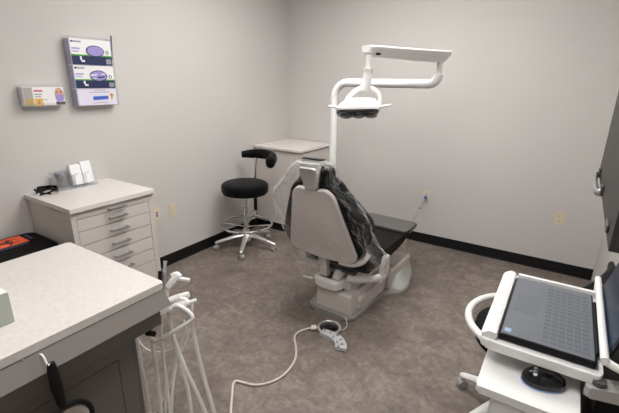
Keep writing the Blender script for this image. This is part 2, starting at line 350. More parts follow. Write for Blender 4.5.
# ------------------------------------------------------------------ wall dispensers
def wbox(b, y0, y1, z0, z1, x0, x1, bev=0): b.box(x0, x1, y0, y1, z0, z1, bev)
h = thing('wall_dispenser', 'tall clear wall rack holding three stacked boxes, left wall', 'dispenser', (0, -2.3225, 1.44))
def lean(x, z): return x
b = MB()
b.box(.001, .004, -.160, .152, -.008, .442); b.box(.004, .070, -.158, -.155, -.004, .435); b.box(.004, .070, .136, .139, -.004, .435); b.box(.004, .070, -.158, .139, -.006, -.003)
b.box(.067, .070, -.158, -.146, -.004, .435); b.box(.067, .070, .127, .139, -.004, .435)
ob('rack', b, 'acry', h)
def boxthing(label, yc, z0, w, hgt, kind, crumpled=False, grp='boxes in the wall rack'):
    o = thing('supply_box', label, 'box', (.006, yc, z0), group=grp); D = .058
    ob('carton', MB().box(0, D, -w/2, w/2, 0, hgt, .0015), 'card' if kind != 'low' else 'lilac', o)
    e = D+.0005
    sd = MB(); sd.box(.004, D-.004, -w/2-.0008, -w/2-.0002, .003, hgt-.003); ob('side_panel', sd, 'purple', o)
    if kind == 'glove':
        ob('navy_band', MB().box(e-.0003, e+.0004, -w/2+.001, w/2-.001, .002, hgt*.36), 'navy', o)
        ob('green_stripe', MB().box(e-.0003, e+.0005, -w/2+.001, w/2-.001, hgt*.36, hgt*.41), 'green', o)
        el = [(.035+.062*math.cos(2*PI*k/28)-.01, hgt*.56+.036*math.sin(2*PI*k/28)) for k in range(28)]
        ow = ob('opening', MB().prism(el, .0012, YZ(e+.0003)), 'navy', o)
        el2 = [(.025+.056*math.cos(2*PI*k/28), hgt*.56+.031*math.sin(2*PI*k/28)) for k in range(28)]
        ob('glove', MB().prism(el2, .003, YZ(e+.001), .001), 'purple', ow)
        if crumpled:
            for py, pz, w_, h_ in ((-.010, .60, .030, .008), (.035, .50, .034, .007), (.055, .64, .018, .006), (.0, .46, .022, .005)):
                ob('shaded_glove_fold', MB().prism(roundpoly([(py-w_, hgt*pz-h_), (py+w_*.7, hgt*pz-h_*.3), (py+w_, hgt*pz+h_), (py-w_*.6, hgt*pz+h_*.4)], .004), .003, YZ(e+.003), .001), 'navy' if w_ > .032 else 'lilac', ow)  # light and dark of the crumples put into lilac and navy pieces
        ob('round_mark', MB().tube([(e+.001, .108+.009*math.cos(2*PI*k/12), hgt*.53+.010*math.sin(2*PI*k/12)) for k in range(12)], .0022, 6, 1, True, False), 'ink', o)
        p = MB(); p.box(e-.0002, e+.0006, -w/2+.022, -w/2+.075, hgt*.86, hgt*.92); ob('logo_line', p, 'greyp', o)
        ob('logo_dot', MB().prism([(-w/2+.015+.007*math.cos(2*PI*k/14), hgt*.89+.007*math.sin(2*PI*k/14)) for k in range(14)], .0007, YZ(e)), 'ink', o)
        p = MB(); p.box(e-.0002, e+.0006, -w/2+.010, -w/2+.062, hgt*.60, hgt*.66); p.box(e-.0002, e+.0006, -w/2+.010, -w/2+.052, hgt*.50, hgt*.54); ob('title_line', p, 'purple', o)
        p = MB(); p.box(e+.0002, e+.0008, w/2-.045, w/2-.008, hgt*.07, hgt*.27); ob('grade_mark', p, 'greyp', o)
        p = MB(); p.box(e+.0002, e+.0008, -w/2+.055, -w/2+.068, hgt*.20, hgt*.34); p.box(e+.0002, e+.0008, -w/2+.062, -w/2+.085, hgt*.12, hgt*.20); ob('leaf_mark', p, 'card', o)
    else:
        ob('blue_patch', MB().prism(roundpoly([(-.035, hgt*.30), (.075, hgt*.36), (.075, hgt*.56), (-.035, hgt*.54)], .006), .0008, YZ(e)), 'bluep', o)
        p = MB(); p.box(e-.0002, e+.0006, -.055, .09, hgt*.78, hgt*.815); p.box(e-.0002, e+.0006, -.02, .06, hgt*.90, hgt*.925); p.box(e-.0002, e+.0006, -.045, .07, hgt*.13, hgt*.155); ob('print', p, 'greyp', o)
        q = MB(); q.box(e-.0002, e+.0006, .095, .108, hgt*.34, hgt*.72, .0002); q.box(e-.0002, e+.0006, .088, .116, hgt*.55, hgt*.65); ob('figure_mark', q, 'yellow', o)
    return o
boxthing('white carton with blue patch, lowest of three in the wall rack', -2.332, 1.4375, .278, .108, 'low')
boxthing('glove carton with navy band and crumpled purple opening, middle of the wall rack', -2.332, 1.5475, .278, .148, 'glove', True)
boxthing('glove carton with navy band and smooth purple oval, topmost in the wall rack', -2.332, 1.6975, .278, .163, 'glove')
pn = ob('pen', MB().tube([(.055, -2.172, 1.90), (.05, -2.175, 1.82), (.045, -2.1778, 1.74)], [.005, .0055, .003], 10, 2), 'pen'); tag(pn, 'dark blue pen clipped at the right side of the wall rack', 'pen')
h = thing('wall_dispenser', 'small clear wall holder with one mask box, left of the tall rack', 'dispenser', (0, -2.672, 1.45))
b = MB(); b.box(.001, .004, -.123, .123, -.004, .125); b.box(.004, .064, -.123, -.120, -.004, .115); b.box(.004, .064, .120, .123, -.004, .115); b.box(.004, .064, -.123, .123, -.006, -.003); b.box(.061, .064, -.120, .120, -.003, .012)
ob('holder', b, 'acry', h)
o = thing('mask_box', 'mask carton printed with a masked face and amber square, in small wall holder', 'box', (.006, -2.670, 1.4475)); e = .0533
ob('carton', MB().box(0, .053, -.118, .118, 0, .112, .0015), 'card', o)
ob('grey_end', MB().box(e, e+.0005, -.116, -.066, .002, .11), 'greyp', o).data.materials[0] = mat('end_grey', (.42, .40, .38), .5)
ob('amber_square', MB().box(e, e+.0007, -.062, -.012, .002, .044), 'yellow', o); ob('amber_end', MB().box(e+.0003, e+.0009, -.116, -.066, .002, .044), 'yellow', o).data.materials[0] = mat('end_amber', (.50, .36, .16), .5)
ob('mark', MB().box(e+.0006, e+.0012, -.046, -.030, .012, .034, .0002), 'greyp', o)
p = MB(); p.box(e, e+.0006, -.058, -.008, .085, .094); ob('red_line', p, 'redp', o)
p = MB(); ob('text_line', p.box(e, e+.0006, -.058, -.015, .066, .072), 'greyp', o); ob('text_line', MB().box(e, e+.0006, -.054, -.020, .053, .058), 'greyp', o); ob('small_mark', MB().box(e, e+.0006, -.004, .012, .034, .038), 'greyp', o)
hd = [(.088+.028*math.cos(2*PI*k/24), .062+.046*math.sin(2*PI*k/24)) for k in range(24)]
f_ = ob('printed_face', MB().prism(hd, .0008, YZ(e)), 'skin', o)
ob('printed_mask', MB().prism(roundpoly([(.061, .062), (.088, .070), (.115, .062), (.112, .030), (.088, .014), (.064, .030)], .008), .0008, YZ(e+.0006)), 'purple', f_)
p = MB()
for y in (.076, .100): p.prism([(y+.006*math.cos(2*PI*k/10), .081+.004*math.sin(2*PI*k/10)) for k in range(10)], .0006, YZ(e+.0006))
ob('printed_eye', p, 'slot', f_)
ob('printed_hair', MB().box(e-.0002, e+.0004, .062, .116, .002, .022), 'slot', f_)

# ------------------------------------------------------------------ black bin with orange label
bn = thing('waste_bin', 'black plastic bin with an orange warning label on its lid, by the left wall', 'bin', (.222, -3.145, .03))
def ringrect(hx, hy, r, z): return [(x, y, z) for x, y in rrect(-hx, hx, -hy, hy, r)]
ob('body', MB().loft([ringrect(.135, .225, .05, -.03), ringrect(.14, .23, .05, -.01), ringrect(.165, .250, .05, .585)]), 'binblk', bn)
ob('lid', MB().loft([ringrect(.175, .262, .055, .586), ringrect(.178, .265, .055, .595), ringrect(.178, .265, .055, .625), ringrect(.168, .255, .055, .638), ringrect(.14, .228, .04, .640)]), 'binblk', bn)
lb = ob('warning_label', MB().box(-.145, .0, -.02, .17, .6405, .6412), 'orange', bn)
sy = MB(); cx0, cy0, zz = -.072, .075, .6416
for a in (90, 210, 330):
    a = math.radians(a)
    c_ = V(cx0+.034*math.cos(a)*1.0, cy0+.034*math.sin(a), zz)
    pts = [c_+V(.031*math.cos(a+2.6*k/10*1.0-1.3+PI*0), .031*math.sin(a+2.6*k/10-1.3), 0) for k in range(0)]
    pts = [c_+V(.031*math.cos(a+x), .031*math.sin(a+x), 0) for x in [math.radians(q) for q in range(40, 321, 20)]]
    sy.tube(pts, [.003, .006, .009, .009, .006, .003], 8, 1, flat=(1, .08), smooth=False, up=(0, 0, 1))
sy.tube([(cx0+.026*math.cos(2*PI*k/20), cy0+.026*math.sin(2*PI*k/20), zz) for k in range(20)], .0035, 8, 1, True, False, flat=(1, .1), up=(0, 0, 1))
ob('biohazard_symbol', sy, 'ink', lb)
sl = MB(); sl.box(-.13, -.03, .185, .205, .6402, .6410); ob('lid_marking', sl, 'navy', bn); ob('lid_marking', MB().box(.012, .035, .0, .15, .6402, .6410), 'navy', bn)

# ------------------------------------------------------------------ corner cabinet
t = thing('corner_cabinet', 'low pale cabinet with flat top in the room corner behind the stool', 'cabinet', (.008, -.335, 0))
b = MB(); b.box(.012, .59, -.295, .31, .10, .915); ob('body', b, 'lam', t)
ob('worktop', MB().box(.0, .622, -.315, .32, .918, .945, .004), 'lamtop', t)
ob('toe_kick', MB().box(.03, .55, -.26, .30, 0, .10), 'black', t)
ob('shadow_gap', MB().box(.582, .596, -.29, .30, .915, .918), 'slot', t)
d = ob('door', MB().box(.591, .608, -.290, .290, .115, .905, .002), 'lam', t)
ob('edge_strip', MB().box(.591, .606, .292, .305, .115, .905), 'slot', t)
hh = MB(); hh.tube([(.608, -.245, .70), (.635, -.245, .70), (.635, -.245, .82), (.608, -.245, .82)], .005, 8, 1, smooth=False); ob('handle', hh, 'steel', d)

# ------------------------------------------------------------------ stools
def castor(par, x, y, a, wm, r=.026):
    c = ob('castor', MB().tube([V(x-.021*math.sin(a), y+.021*math.cos(a), r), V(x+.021*math.sin(a), y-.021*math.cos(a), r)], r, 18, smooth=False), wm, par)
    hb = MB(); hb.tube([V(x, y, r*1.2), V(x, y, .075)], .007, 8, smooth=False); hb.tube([V(x-.024*math.sin(a), y+.024*math.cos(a), r), V(x+.024*math.sin(a), y-.024*math.cos(a), r)], r*.45, 12, smooth=False)
    ob('fork', hb, 'steel' if wm != 'blk' else 'dgrey', c)
def star(par, R, a0, m, wm, zh=.12):
    for k in range(5):
        a = a0+2*PI*k/5; ca, sa = math.cos(a), math.sin(a)
        ob('leg', MB().tube([(.02*ca, .02*sa, zh+.012), (R*.5*ca, R*.5*sa, zh-.004), (R*.97*ca, R*.97*sa, .080), (R*1.05*ca, R*1.05*sa, .074)], [.030, .026, .021, .014], 12, 4, flat=(.9, .75)), m, par)
        castor(par, R*ca, R*sa, a+1.0, wm)
    ob('hub', MB().lathe([(0, .075), (.038, .075), (.042, .10), (.036, .15), (.026, .19), (0, .19)]), m, par)
st = thing('assistant_stool', 'black round stool with chrome foot ring and curved body rest in corner', 'stool', (.318, -1.15, 0))
star(st, .30, math.radians(229), 'alu', 'wire')
ob('gas_column', MB().lathe([(0, .19), (.025, .19), (.025, .36), (.021, .365), (.021, .42), (.017, .425), (.017, .56), (0, .56)]), 'chrome', st)
fr = MB(); fr.tube([((.252*math.cos(2*PI*k/40)), +.252*math.sin(2*PI*k/40), .250) for k in range(40)], .011, 10, 1, True, False)
ob('foot_ring', fr, 'chrome', st)
sp = MB()
for k in range(4):
    a = .5+PI/2*k; sp.tube([(.02*math.cos(a), .02*math.sin(a), .225), (.252*math.cos(a), .252*math.sin(a), .250)], .007, 8, smooth=False)
ob('ring_spoke', sp, 'chrome', st)
ob('seat_plate', MB().lathe([(0, .545), (.09, .545), (.12, .565), (0, .567)]), 'dgrey', st)
ob('seat', MB().lathe([(0, .566), (.18, .566), (.214, .574), (.225, .594), (.225, .636), (.217, .662), (.198, .674), (.12, .680), (0, .681)], seg=48), 'vinyl', st)
ob('seat_piping', MB().tube([(.2245*math.cos(2*PI*k/48), .2245*math.sin(2*PI*k/48), .648) for k in range(48)], .0035, 6, 1, True, False), 'vinyl', st)
pb = V(-.060, .215, 0)
ob('rest_post', MB().tube([pb*.2+V(0, 0, .30), pb*.9+V(0, 0, .30), pb+V(0, 0, .33), pb+V(0, 0, .60), pb*1.2+V(0, 0, .88)], .016, 10, 1, smooth=False), 'chrome', st)
ob('post_sleeve', MB().tube([pb+V(0, 0, .285), pb+V(0, 0, .46)], .017, 12, smooth=False), 'blk', st)
ob('post_knob', MB().tube([pb+V(0, 0, .66), pb+V(.03, -.02, .66)], .012, 10, smooth=False), 'blk', st)
ob('body_rest', MB().tube([(-.19, .175, .900), (-.115, .245, .906), (-.005, .285, .908), (.105, .275, .902), (.18, .215, .892), (.215, .135, .878)], [.030, .043, .046, .048, .052, .054], 20, 6, flat=(.75, 1.05), up=(0, 0, 1)), 'vinyl', st)
b = MB(); b.lathe([(0, -.056), (.02, -.054), (.040, -.036), (.047, 0), (.040, .036), (.02, .054), (0, .056)], (.215, .128, .877), 20); ob('rest_end', b, 'vinyl', st)

# operator stool on the right, behind the laptop cart
so = thing('operator_stool', 'white framed stool with black seat and white hoop, half hidden by laptop cart', 'stool', (2.845, -2.03, 0))
star(so, .265, math.radians(160), 'white', 'wire')
ob('gas_column', MB().lathe([(0, .19), (.026, .19), (.026, .33), (.018, .335), (.018, .43), (0, .43)]), 'white', so)
ob('seat', MB().lathe([(0, .43), (.18, .43), (.215, .445), (.224, .48), (.216, .52), (.18, .535), (0, .54)], seg=48), 'vinyl', so)
hp = MB(); pts = [(.255*math.cos(a)-.0, .27*math.sin(a), .545) for a in [math.radians(q) for q in range(70, 291, 20)]]
hp.tube([(.16, .20, .44), (.14, .255, .52)]+pts+[(.14, -.255, .52), (.16, -.20, .44)], .0175, 12, 4); ob('hoop', hp, 'white', so)
ob('back_rest', MB().tube([(.09, -.14, .765), (.175, .0, .768), (.235, .14, .765), (.29, .32, .76), (.30, .45, .755)], [.022, .028, .03, .03, .02], 16, 6, flat=(.7, 1.1), up=(0, 0, 1)), 'vinyl', so)
ob('rest_post', MB().tube([(.05, .03, .425), (.20, .06, .425), (.235, .09, .46), (.238, .09, .79)], .012, 10, 3), 'dgrey', so)

# ------------------------------------------------------------------ dental chair
CH = (1.585, -1.70, 0); CR = -math.radians(3)
ch = thing('dental_chair', 'reclining dental chair with black upholstery and pale grey shell, room centre', 'dental chair', CH, CR)
# floor plate
pl = roundpoly([(-.160, -.05), (.225, -.05), (.24, .10), (.24, .40), (.36, .53), (.36, .66), (.26, 1.0), (-.18, 1.0), (-.28, .66), (-.28, .53), (-.165, .42)], [.09, .09, .12, .10, .05, .08, .08, .08, .08, .05, .10], 6)
ob('base_plate', MB().prism(pl, .034, None, .012), 'basep', ch)
wg = MB()
wg.loft([[(x, y, z) for x, y in roundpoly([(.20, .50+d), (.345-d*1.1, .56+d), (.345-d*1.1, .66), (.25-d*.3, .985-d*.3), (.20, .985-d*.3)], .04)] for z, d in ((.034, 0), (.05, .008), (.09, .04), (.125, .065))])
ob('base_wing', wg, 'wing', ch)
# pump housing: rear block, sloping long body, front box
ob('rear_housing', MB().loft([[(x, y, z) for x, y in rrect(-.105*k+.0, .195*k, -.005+dy, .34, .02)] for z, k, dy in ((.034, 1, 0), (.06, 1, 0), (.165, .985, .006), (.18, .95, .018))]), 'shell2', ch)
bd = MB(); bd.prism(roundpoly([(.10, .034), (.90, .034), (.90, .17), (.60, .16), (.30, .135), (.10, .125)], .02), .345, YZ(-.125), .012); ob('pump_housing', bd, 'shell2', ch)
ob('front_box', MB().box(-.10, .262, .50, .90, .036, .205, .02, None, 3), 'shell2', ch)
ob('box_vent', MB().box(.10, .235, .58, .592, .2045, .2065), 'slot', ch)
# lift arms
ob('lift_cup', MB().loft([[(x, y, z) for x, y in rrect(-.118+i, .115-i, -.05+i, .10-i, .06-i*.5)] for z, i in ((.195, .025), (.21, .005), (.262, 0), (.282, .012))]), 'whitep', ch)
ob('lift_cup_pad', MB().loft([[(x, y, z) for x, y in rrect(-.07, .07, -.025, .07, .035)] for z in (.2815, .286)]), 'slot', ch)
ob('lift_link', MB().prism(roundpoly([(-.062, .27), (.0, .262), (-.015, .46), (-.085, .47)], .012), .05, XZ(.035), .005), 'shell2', ch)
b = MB(); b.tube([(.075, -.025, .285), (.075, .02, .315), (.075, .10, .32)], [.028, .036, .03], 14, 4); ob('lift_pivot', b, 'shell2', ch)
ob('scissor_arm', MB().prism(roundpoly([(.05, .17), (.62, .20), (.62, .27), (.36, .35), (.20, .35), (.05, .28)], .03), .05, YZ(.105), .008), 'shell2', ch)
ob('scissor_arm', MB().prism(roundpoly([(.05, .17), (.62, .20), (.62, .27), (.36, .35), (.20, .35), (.05, .28)], .03), .05, YZ(-.135), .008), 'shell2', ch)
b = MB(); b.tube([(.14, .03, .305), (.20, .08, .29), (.27, .19, .27), (.305, .27, .265)], .024, 12, 5, flat=(.8, 1.3)); ob('seat_side_rail', b, 'whitep', ch)
ob('side_bracket', MB().prism(roundpoly([(.215, .235), (.335, .25), (.335, .42), (.265, .42)], .012), .03, YZ(.285), .005), 'shell2', ch)
ob('under_frame', MB().box(-.20, .20, .02, .60, .335, .365, .008), 'blk', ch)
ob('left_flange', MB().box(-.232, -.185, -.02, .04, .375, .43, .008), 'whitep', ch)
ob('left_rail', MB().box(-.21, -.07, .0, .03, .345, .375, .008), 'shell2', ch)
ob('release_lever', MB().tube([(-.13, -.0, .225), (-.19, -.01, .222), (-.215, -.01, .222)], [.008, .009, .010], 10, 2), 'white', ch)
# seat and leg rest
sprof = roundpoly([(.02, .365), (.30, .365), (.55, .385), (.755, .43), (.775, .462), (.55, .462), (.25, .455), (.04, .465)], [.04, .05, .05, .012, .012, .05, .05, .04])
ob('seat', MB().prism(sprof, .55, YZ(-.265), .03, 4), 'vinyl', ch)
fp = MB(); fp.prism(roundpoly([(-.23, .70), (.23, .70), (.235, .80), (.225, .965), (-.215, .965), (-.225, .80)], .02), .014, Matrix.Translation((.045, -.01, .463)), .005); ob('foot_rest', fp, 'footp', ch)
ob('foot_rest_lip', MB().prism(roundpoly([(.78, .415), (.965, .435), (.972, .465), (.95, .467), (.78, .460)], .006), .44, YZ(-.175), .004), 'footp', ch)
# back rest
TL = .325; BR_ = Matrix.Rotation(.115, 4, 'Z')
BK = Matrix.Translation((-.012, -.045, .474)) @ BR_ @ frame((0, 0, 0), (1, 0, 0), (0, -math.sin(TL), math.cos(TL)), (0, -math.cos(TL), -math.sin(TL)))   # x right, y up the back, z towards the rear
sh = roundpoly([(x_, y_*.945) for x_, y_ in [(-.21, .010), (0, -.035), (.21, -.02), (.262, .03), (.205, .28), (.145, .54), (.095, .578), (.05, .575), (.0, .555), (-.05, .575), (-.095, .580), (-.145, .545), (-.205, .28), (-.255, .05)]], [.05, .10, .07, .05, .2, .05, .03, .04, .05, .04, .03, .05, .2, .05], 6)
def dome(poly, cx, cy, layers, mx):
    return [[mx @ V(cx+(x-cx)*k, cy+(y-cy)*k, z) for x, y in poly] for k, z in layers]
ob('back_shell', MB().loft(dome(sh, 0, .25, ((1, 0), (1.0, .014), (.992, .021), (.97, .025), (.90, .024), (.80, .018), (.55, .024), (.25, .030)), BK)), 'shell', ch)
cu = roundpoly([(-.22, -.005), (.0, -.01), (.22, -.005), (.30, .05), (.30, .17), (.235, .36), (.160, .545), (.08, .585), (-.08, .585), (-.160, .545), (-.235, .36), (-.30, .17), (-.30, .05)], .07, 5)
ob('back_cushion', MB().loft([[BK @ V(x*k, .25+(y-.25)*k, zz_*(1 if zz_ > -.02 else 1+1.3*max(0, 1-y/.50))) for x, y in cu] for k, zz_ in ((.90, -.003), (.98, -.006), (1.0, -.03), (1.0, -.08), (.97, -.12), (.90, -.14), (.5, -.13))]), 'vinyl', ch)
fl = MB(); fl.tube([BK @ V(.12, -.035, .008), BK @ V(.21, -.04, -.005), BK @ V(.265, -.03, -.045), BK @ V(.285, -.005, -.10)], [.022, .026, .03, .028], 14, 5, flat=(1, .9)); ob('shell_flange', fl, 'shell', ch)
# head rest on its bracket
ob('head_bracket', MB().prism(roundpoly([(-.038, .53), (.030, .53), (.052, .69), (-.062, .69)], .012), .018, BK @ Matrix.Translation((-.0, .0, .012)), .005), 'alu', ch)
HB = Matrix.Translation((.010, -.215, 1.072)) @ BR_ @ frame((0, 0, 0), (1, 0, 0), (0, .05, 1), (0, -1, .05))
hp = roundpoly([(-.035, -.07), (.105, -.07), (.130, -.01), (.115, .06), (-.035, .06), (-.045, 0)], .045, 5)
ob('head_rest', MB().loft(dome(hp, 0, .0, ((.6, .012), (.9, .010), (1, -.01), (1.0, -.05), (.9, -.075), (.6, -.085)), HB)), 'vinyl', ch)
ob('head_plate', MB().prism(roundpoly([(-.050, -.085), (.045, -.085), (.072, .088), (-.070, .094)], .012), .022, HB @ Matrix.Translation((0, 0, .014)), .005), 'alu', ch)
ob('bracket_trim', MB().box(-.072, .074, .092, .098, -.01, .034, .002, HB), 'blk', ch)
ob('bracket_knob', MB().lathe([(0, 0), (.024, 0), (.026, .02), (.018, .026), (0, .027)], (.085, .04, .012), 18, HB), 'gloss', ch)

# clear plastic cover over the back rest ---------------------------------
bag = MB(); rings = []; NS = 200
prof = [  # z, v_back, v_front, half-width left, half-width right, offset u
    (1.148, -.26, -.20, .035, .045, .0), (1.150, -.30, -.16, .085, .095, .0), (1.125, -.315, -.12, .140, .140, .0), (1.06, -.318, -.10, .185, .155, .0), (1.0, -.312, -.06, .250, .165, .0),
    (.94, -.300, .0, .320, .195, .0), (.86, -.272, .06, .370, .23, .0), (.78, -.245, .10, .380, .265, .0), (.70, -.217, .14, .360, .295, .0), (.62, -.190, .18, .345, .320, .0), (.54, -.165, .25, .325, .345, .0), (.46, -.140, .33, .31, .365, .0), (.405, -.115, .36, .30, .370, .0)]
prof2 = []
for a, c in zip(prof, prof[1:]):
    for k in range(10): prof2.append([a[i]*(1-k/10)+c[i]*k/10 for i in range(6)])
prof2.append(list(prof[-1]))
for j, (z, vb, vf, hl, hr, uo) in enumerate(prof2):
    ring = []; cv = (vb+vf)/2; hv = (vf-vb)/2
    for k in range(NS):
        a = 2*PI*k/NS; ca, sa = math.cos(a), math.sin(a)
        ex = .72; x = math.copysign(abs(ca)**ex, ca)*(hr if ca > 0 else hl); y = math.copysign(abs(sa)**ex, sa)*hv
        t_ = min(1, j/20)
        def ridge(px, py, pz): return (1-min(1, abs(noise.noise(V(px, py, pz)))*3.2))**3
        fold = noise.noise(V(x*8, y*8, z*3.0))*.030
        crease = ridge(x*9+z*7, y*9-z*4, z*3+1)*.010+ridge(x*16-z*13+4, y*16+z*6, z*5+7)*.011+ridge(x*34+z*10, y*34+z*21, z*11)*.009
        back = max(0, min(1, (-sa-.45)/.25)) if z > .40 else 0
        q = V(ca, sa, 0)*((fold+crease-.006)*t_*(1-.55*back))
        ring.append(V(x+uo, cv+y, z+.014*noise.noise(V(x*12, y*12, 3.3))*t_)+q)
    rings.append(ring)
bag.loft(rings, True, False); bag.bm.faces.new(bag.bm.verts[:NS] if hasattr(bag.bm.verts, 'ensure_lookup_table') and not bag.bm.verts.ensure_lookup_table() else [])
bo = ob('plastic_cover', bag, 'film', None, 180); bo.location = CH; bo.rotation_euler = (0, 0, CR)
tag(bo, 'clear crinkled plastic cover draped over the back and headrest of dental chair', 'plastic cover')

# ------------------------------------------------------------------ treatment light on its post
PO = V(1.195, -1.0, 0)
lt = thing('treatment_light', 'white overhead treatment light on a tall post and folding arm above chair', 'dental light', PO)
R_ = lambda p: Vector(p)-PO
ob('post_foot', MB().lathe([(0, 0), (.11, 0), (.11, .012), (.05, .03), (.036, .09), (0, .09)]), 'basep', lt)
BRD = .12; ZA = 1.606
cn = [V(1.195, -1.0, .06), V(1.195, -1.0, .8), V(1.195, -1.0, ZA-BRD)]
for k in range(1, 10):
    a = PI/2*k/9; cn.append(V(1.195+BRD*(1-math.cos(a)), -1.0, ZA-BRD+BRD*math.sin(a)))
ar = [cn[-1]+V(-.002, 0, 0), V(1.955, -1.0, ZA)]
for k in range(1, 10):
    a = PI/2*k/9; ar.append(V(1.955+.065*math.sin(a), -1.0, ZA+.065-.065*math.cos(a)))
ob('post', MB().tube([R_(p) for p in cn], .030, 18, smooth=False), 'white', lt)
ob('swing_arm', MB().tube([R_(p) for p in ar], .032, 18, smooth=False), 'white', lt)
ob('swivel_pin', MB().tube([R_((2.02, -1.0, 1.66)), R_((2.02, -1.0, 1.755))], .020, 14, smooth=False), 'whitep', lt)
A_ = V(2.022, -.955, 1.765); B_ = V(1.785, -1.672, 1.765); dv = (B_-A_).normalized(); sd_ = V(-dv.y, dv.x, 0); Lb = (B_-A_).length
mxb = frame(R_(A_), dv, sd_, (0, 0, 1))
def sec(x, w, z0, z1, wb): return [mxb @ V(x, -wb, z0), mxb @ V(x, wb, z0), mxb @ V(x, w, z1), mxb @ V(x, w, z1+.012), mxb @ V(x, w*.8, z1+.018), mxb @ V(x, -w*.8, z1+.018), mxb @ V(x, -w, z1+.012), mxb @ V(x, -w, z1)]
ob('flex_arm', MB().loft([sec(-.03, .050, .020, .044, .035), sec(.03, .066, -.014, .042, .036), sec(Lb*.5, .066, -.012, .036, .038), sec(Lb-.04, .060, -.006, .034, .038), sec(Lb-.01, .055, .004, .034, .034), sec(Lb+.012, .035, .016, .034, .024)]), 'white', lt)
H0 = V(1.805, -1.69, 0)
nk = MB(); nk.tube([R_(H0+V(0, 0, 1.67)), R_(H0+V(0, 0, 1.765))], .016, 14, smooth=False); ob('drop_pin', nk, 'whitep', lt)
ob('drop_arm', MB().tube([R_(H0+V(0, 0, 1.69)), R_(H0+V(-.003, -.0, 1.63)), R_(H0+V(-.016, -.008, 1.565))], [.023, .026, .032], 16, 4), 'white', lt)
ob('arm_collar', MB().tube([R_(H0+V(0, 0, 1.680)), R_(H0+V(0, 0, 1.694))], .027, 16, smooth=False), 'white', lt)
ob('stop_screw', MB().box(-.012, .012, -.012, .012, 0, .012, .003, Matrix.Translation(R_(H0+V(.045, .03, 1.764)))), 'blk', lt)
hr_ = V(.84, .54, 0); hf_ = V(.54, -.84, 0)      # head's long direction, and the side facing the chair back
HX = frame(R_(H0+V(-.030, -.016, 1.478)), hr_, hf_, (0, 0, 1)) @ Matrix.Rotation(.32, 4, 'X') @ Matrix.Rotation(-.03, 4, 'Y') @ Matrix.Scale(.9, 4)
ob('yoke', MB().tube([HX @ V(*p) for p in [(-.105, 0, .01), (-.075, 0, .060), (-.03, 0, .098), (.02, 0, .115), (.085, 0, .110), (.128, 0, .065), (.126, 0, -.01)]], [.014, .015, .018, .024, .019, .015, .013], 14, 6, flat=(1.3, .8), up=None), 'white', lt)
ho = roundpoly([(-.155, -.085), (.11, -.085), (.135, 0), (.11, .085), (-.155, .085), (-.17, 0)], .05, 6)
hd_ = ob('lamp_head', MB().loft([[HX @ V(x*k+dx, y*k, z) for x, y in ho] for k, z, dx in ((.97, -.042, 0), (1.0, -.030, 0), (.99, -.018, 0), (.87, .010, .005), (.70, .034, .012), (.38, .046, .02))]), 'white', lt)
le = MB()
le.loft([[HX @ V(x*k, y*k, z) for x, y in ho] for k, z in ((.95, -.0425), (.90, -.056), (.6, -.063))]); ob('reflector_cover', le, 'lens', hd_)
for x in (-.085, 0, .08): ob('reflector', MB().lathe([(0, -.004), (.030, -.002), (.040, .004), (.034, .020)], (x-.01, .0, -.076), 18, HX @ Matrix.Identity(4)), 'steel', hd_)
for s_ in (-1, 1): ob('grip', MB().tube([HX @ V(s_*.11-.01, .03, -.018), HX @ V(s_*.16-.01, .035, -.014), HX @ V(s_*.205-.01, .035, -.006)], [.010, .010, .008], 12, 3, flat=(1.2, .8)), 'whitep', hd_)

# ------------------------------------------------------------------ foot control with hose
fc = thing('foot_control', 'grey foot control with ring pedal and curved studded plate on the floor', 'foot control', (1.715, -1.895, 0))
fc.scale = (1.18, 1.18, 1.1)
cr = [(.115*math.cos(a)-.0, .115*math.sin(a)) for a in [2*PI*k/28 for k in range(28)]]
ob('ring', MB().tube([(.062*math.cos(2*PI*k/32), .062*math.sin(2*PI*k/32), .016) for k in range(32)], .008, 10, 1, True, False), 'alu', fc)
ob('pedal_disc', MB().lathe([(0, .0), (.052, 0), (.054, .008), (.045, .018), (.02, .024), (0, .025)]), 'gloss', fc)
ob('hose_socket', MB().tube([(-.06, -.045, .018), (-.082, -.062, .018)], .016, 14, smooth=False), 'white', fc)
pp = [(-.015, -.060), (.045, -.058), (.098, -.072), (.138, -.108), (.148, -.135)]
ctr = spline([(x, y, 0) for x, y in pp], 5); lft, rgt = [], []
for i, p in enumerate(ctr):
    d_ = (ctr[min(i+1, len(ctr)-1)]-ctr[max(i-1, 0)]).normalized(); nrm = V(-d_.y, d_.x, 0); w = .024+.008*i/len(ctr)
    lft.append((p+nrm*w)[:2]); rgt.append((p-nrm*w)[:2])
ob('studded_plate', MB().prism(lft+rgt[::-1], .024, Matrix.Translation((0, 0, .002)), .004), 'platep', fc)
for x, y in ((.0, -.050), (.04, -.050), (.085, -.052), (.072, -.078), (.118, -.075), (.112, -.105), (.142, -.105), (.135, -.132)):
    ob('stud', MB().lathe([(0, .026), (.007, .026), (.006, .034), (0, .036)], (x, y, 0), 12), 'steel', fc)
hs = ob('hose', MB().tube([(1.622, -1.965, .020), (1.576, -2.007, .008), (1.562, -2.058, .008), (1.579, -2.111, .008), (1.639, -2.181, .008), (1.693, -2.260, .008), (1.720, -2.348, .008), (1.721, -2.447, .008), (1.689, -2.524, .008), (1.638, -2.576, .008), (1.570, -2.599, .008), (1.530, -2.612, .008), (1.537, -2.644, .008), (1.589, -2.706, .008), (1.650, -2.778, .008), (1.731, -2.870, .008)], .0068, 10, 6), 'hose')
tag(hs, 'beige hose curling over the floor from the foot control towards the worktop', 'hose')
wr = ob('cable', MB().tube([(1.785, -1.875, .018), (1.80, -1.85, .005), (1.80, -1.80, .004), (1.775, -1.76, .02), (1.762, -1.752, .0415)], .0035, 8, 5), 'hose')
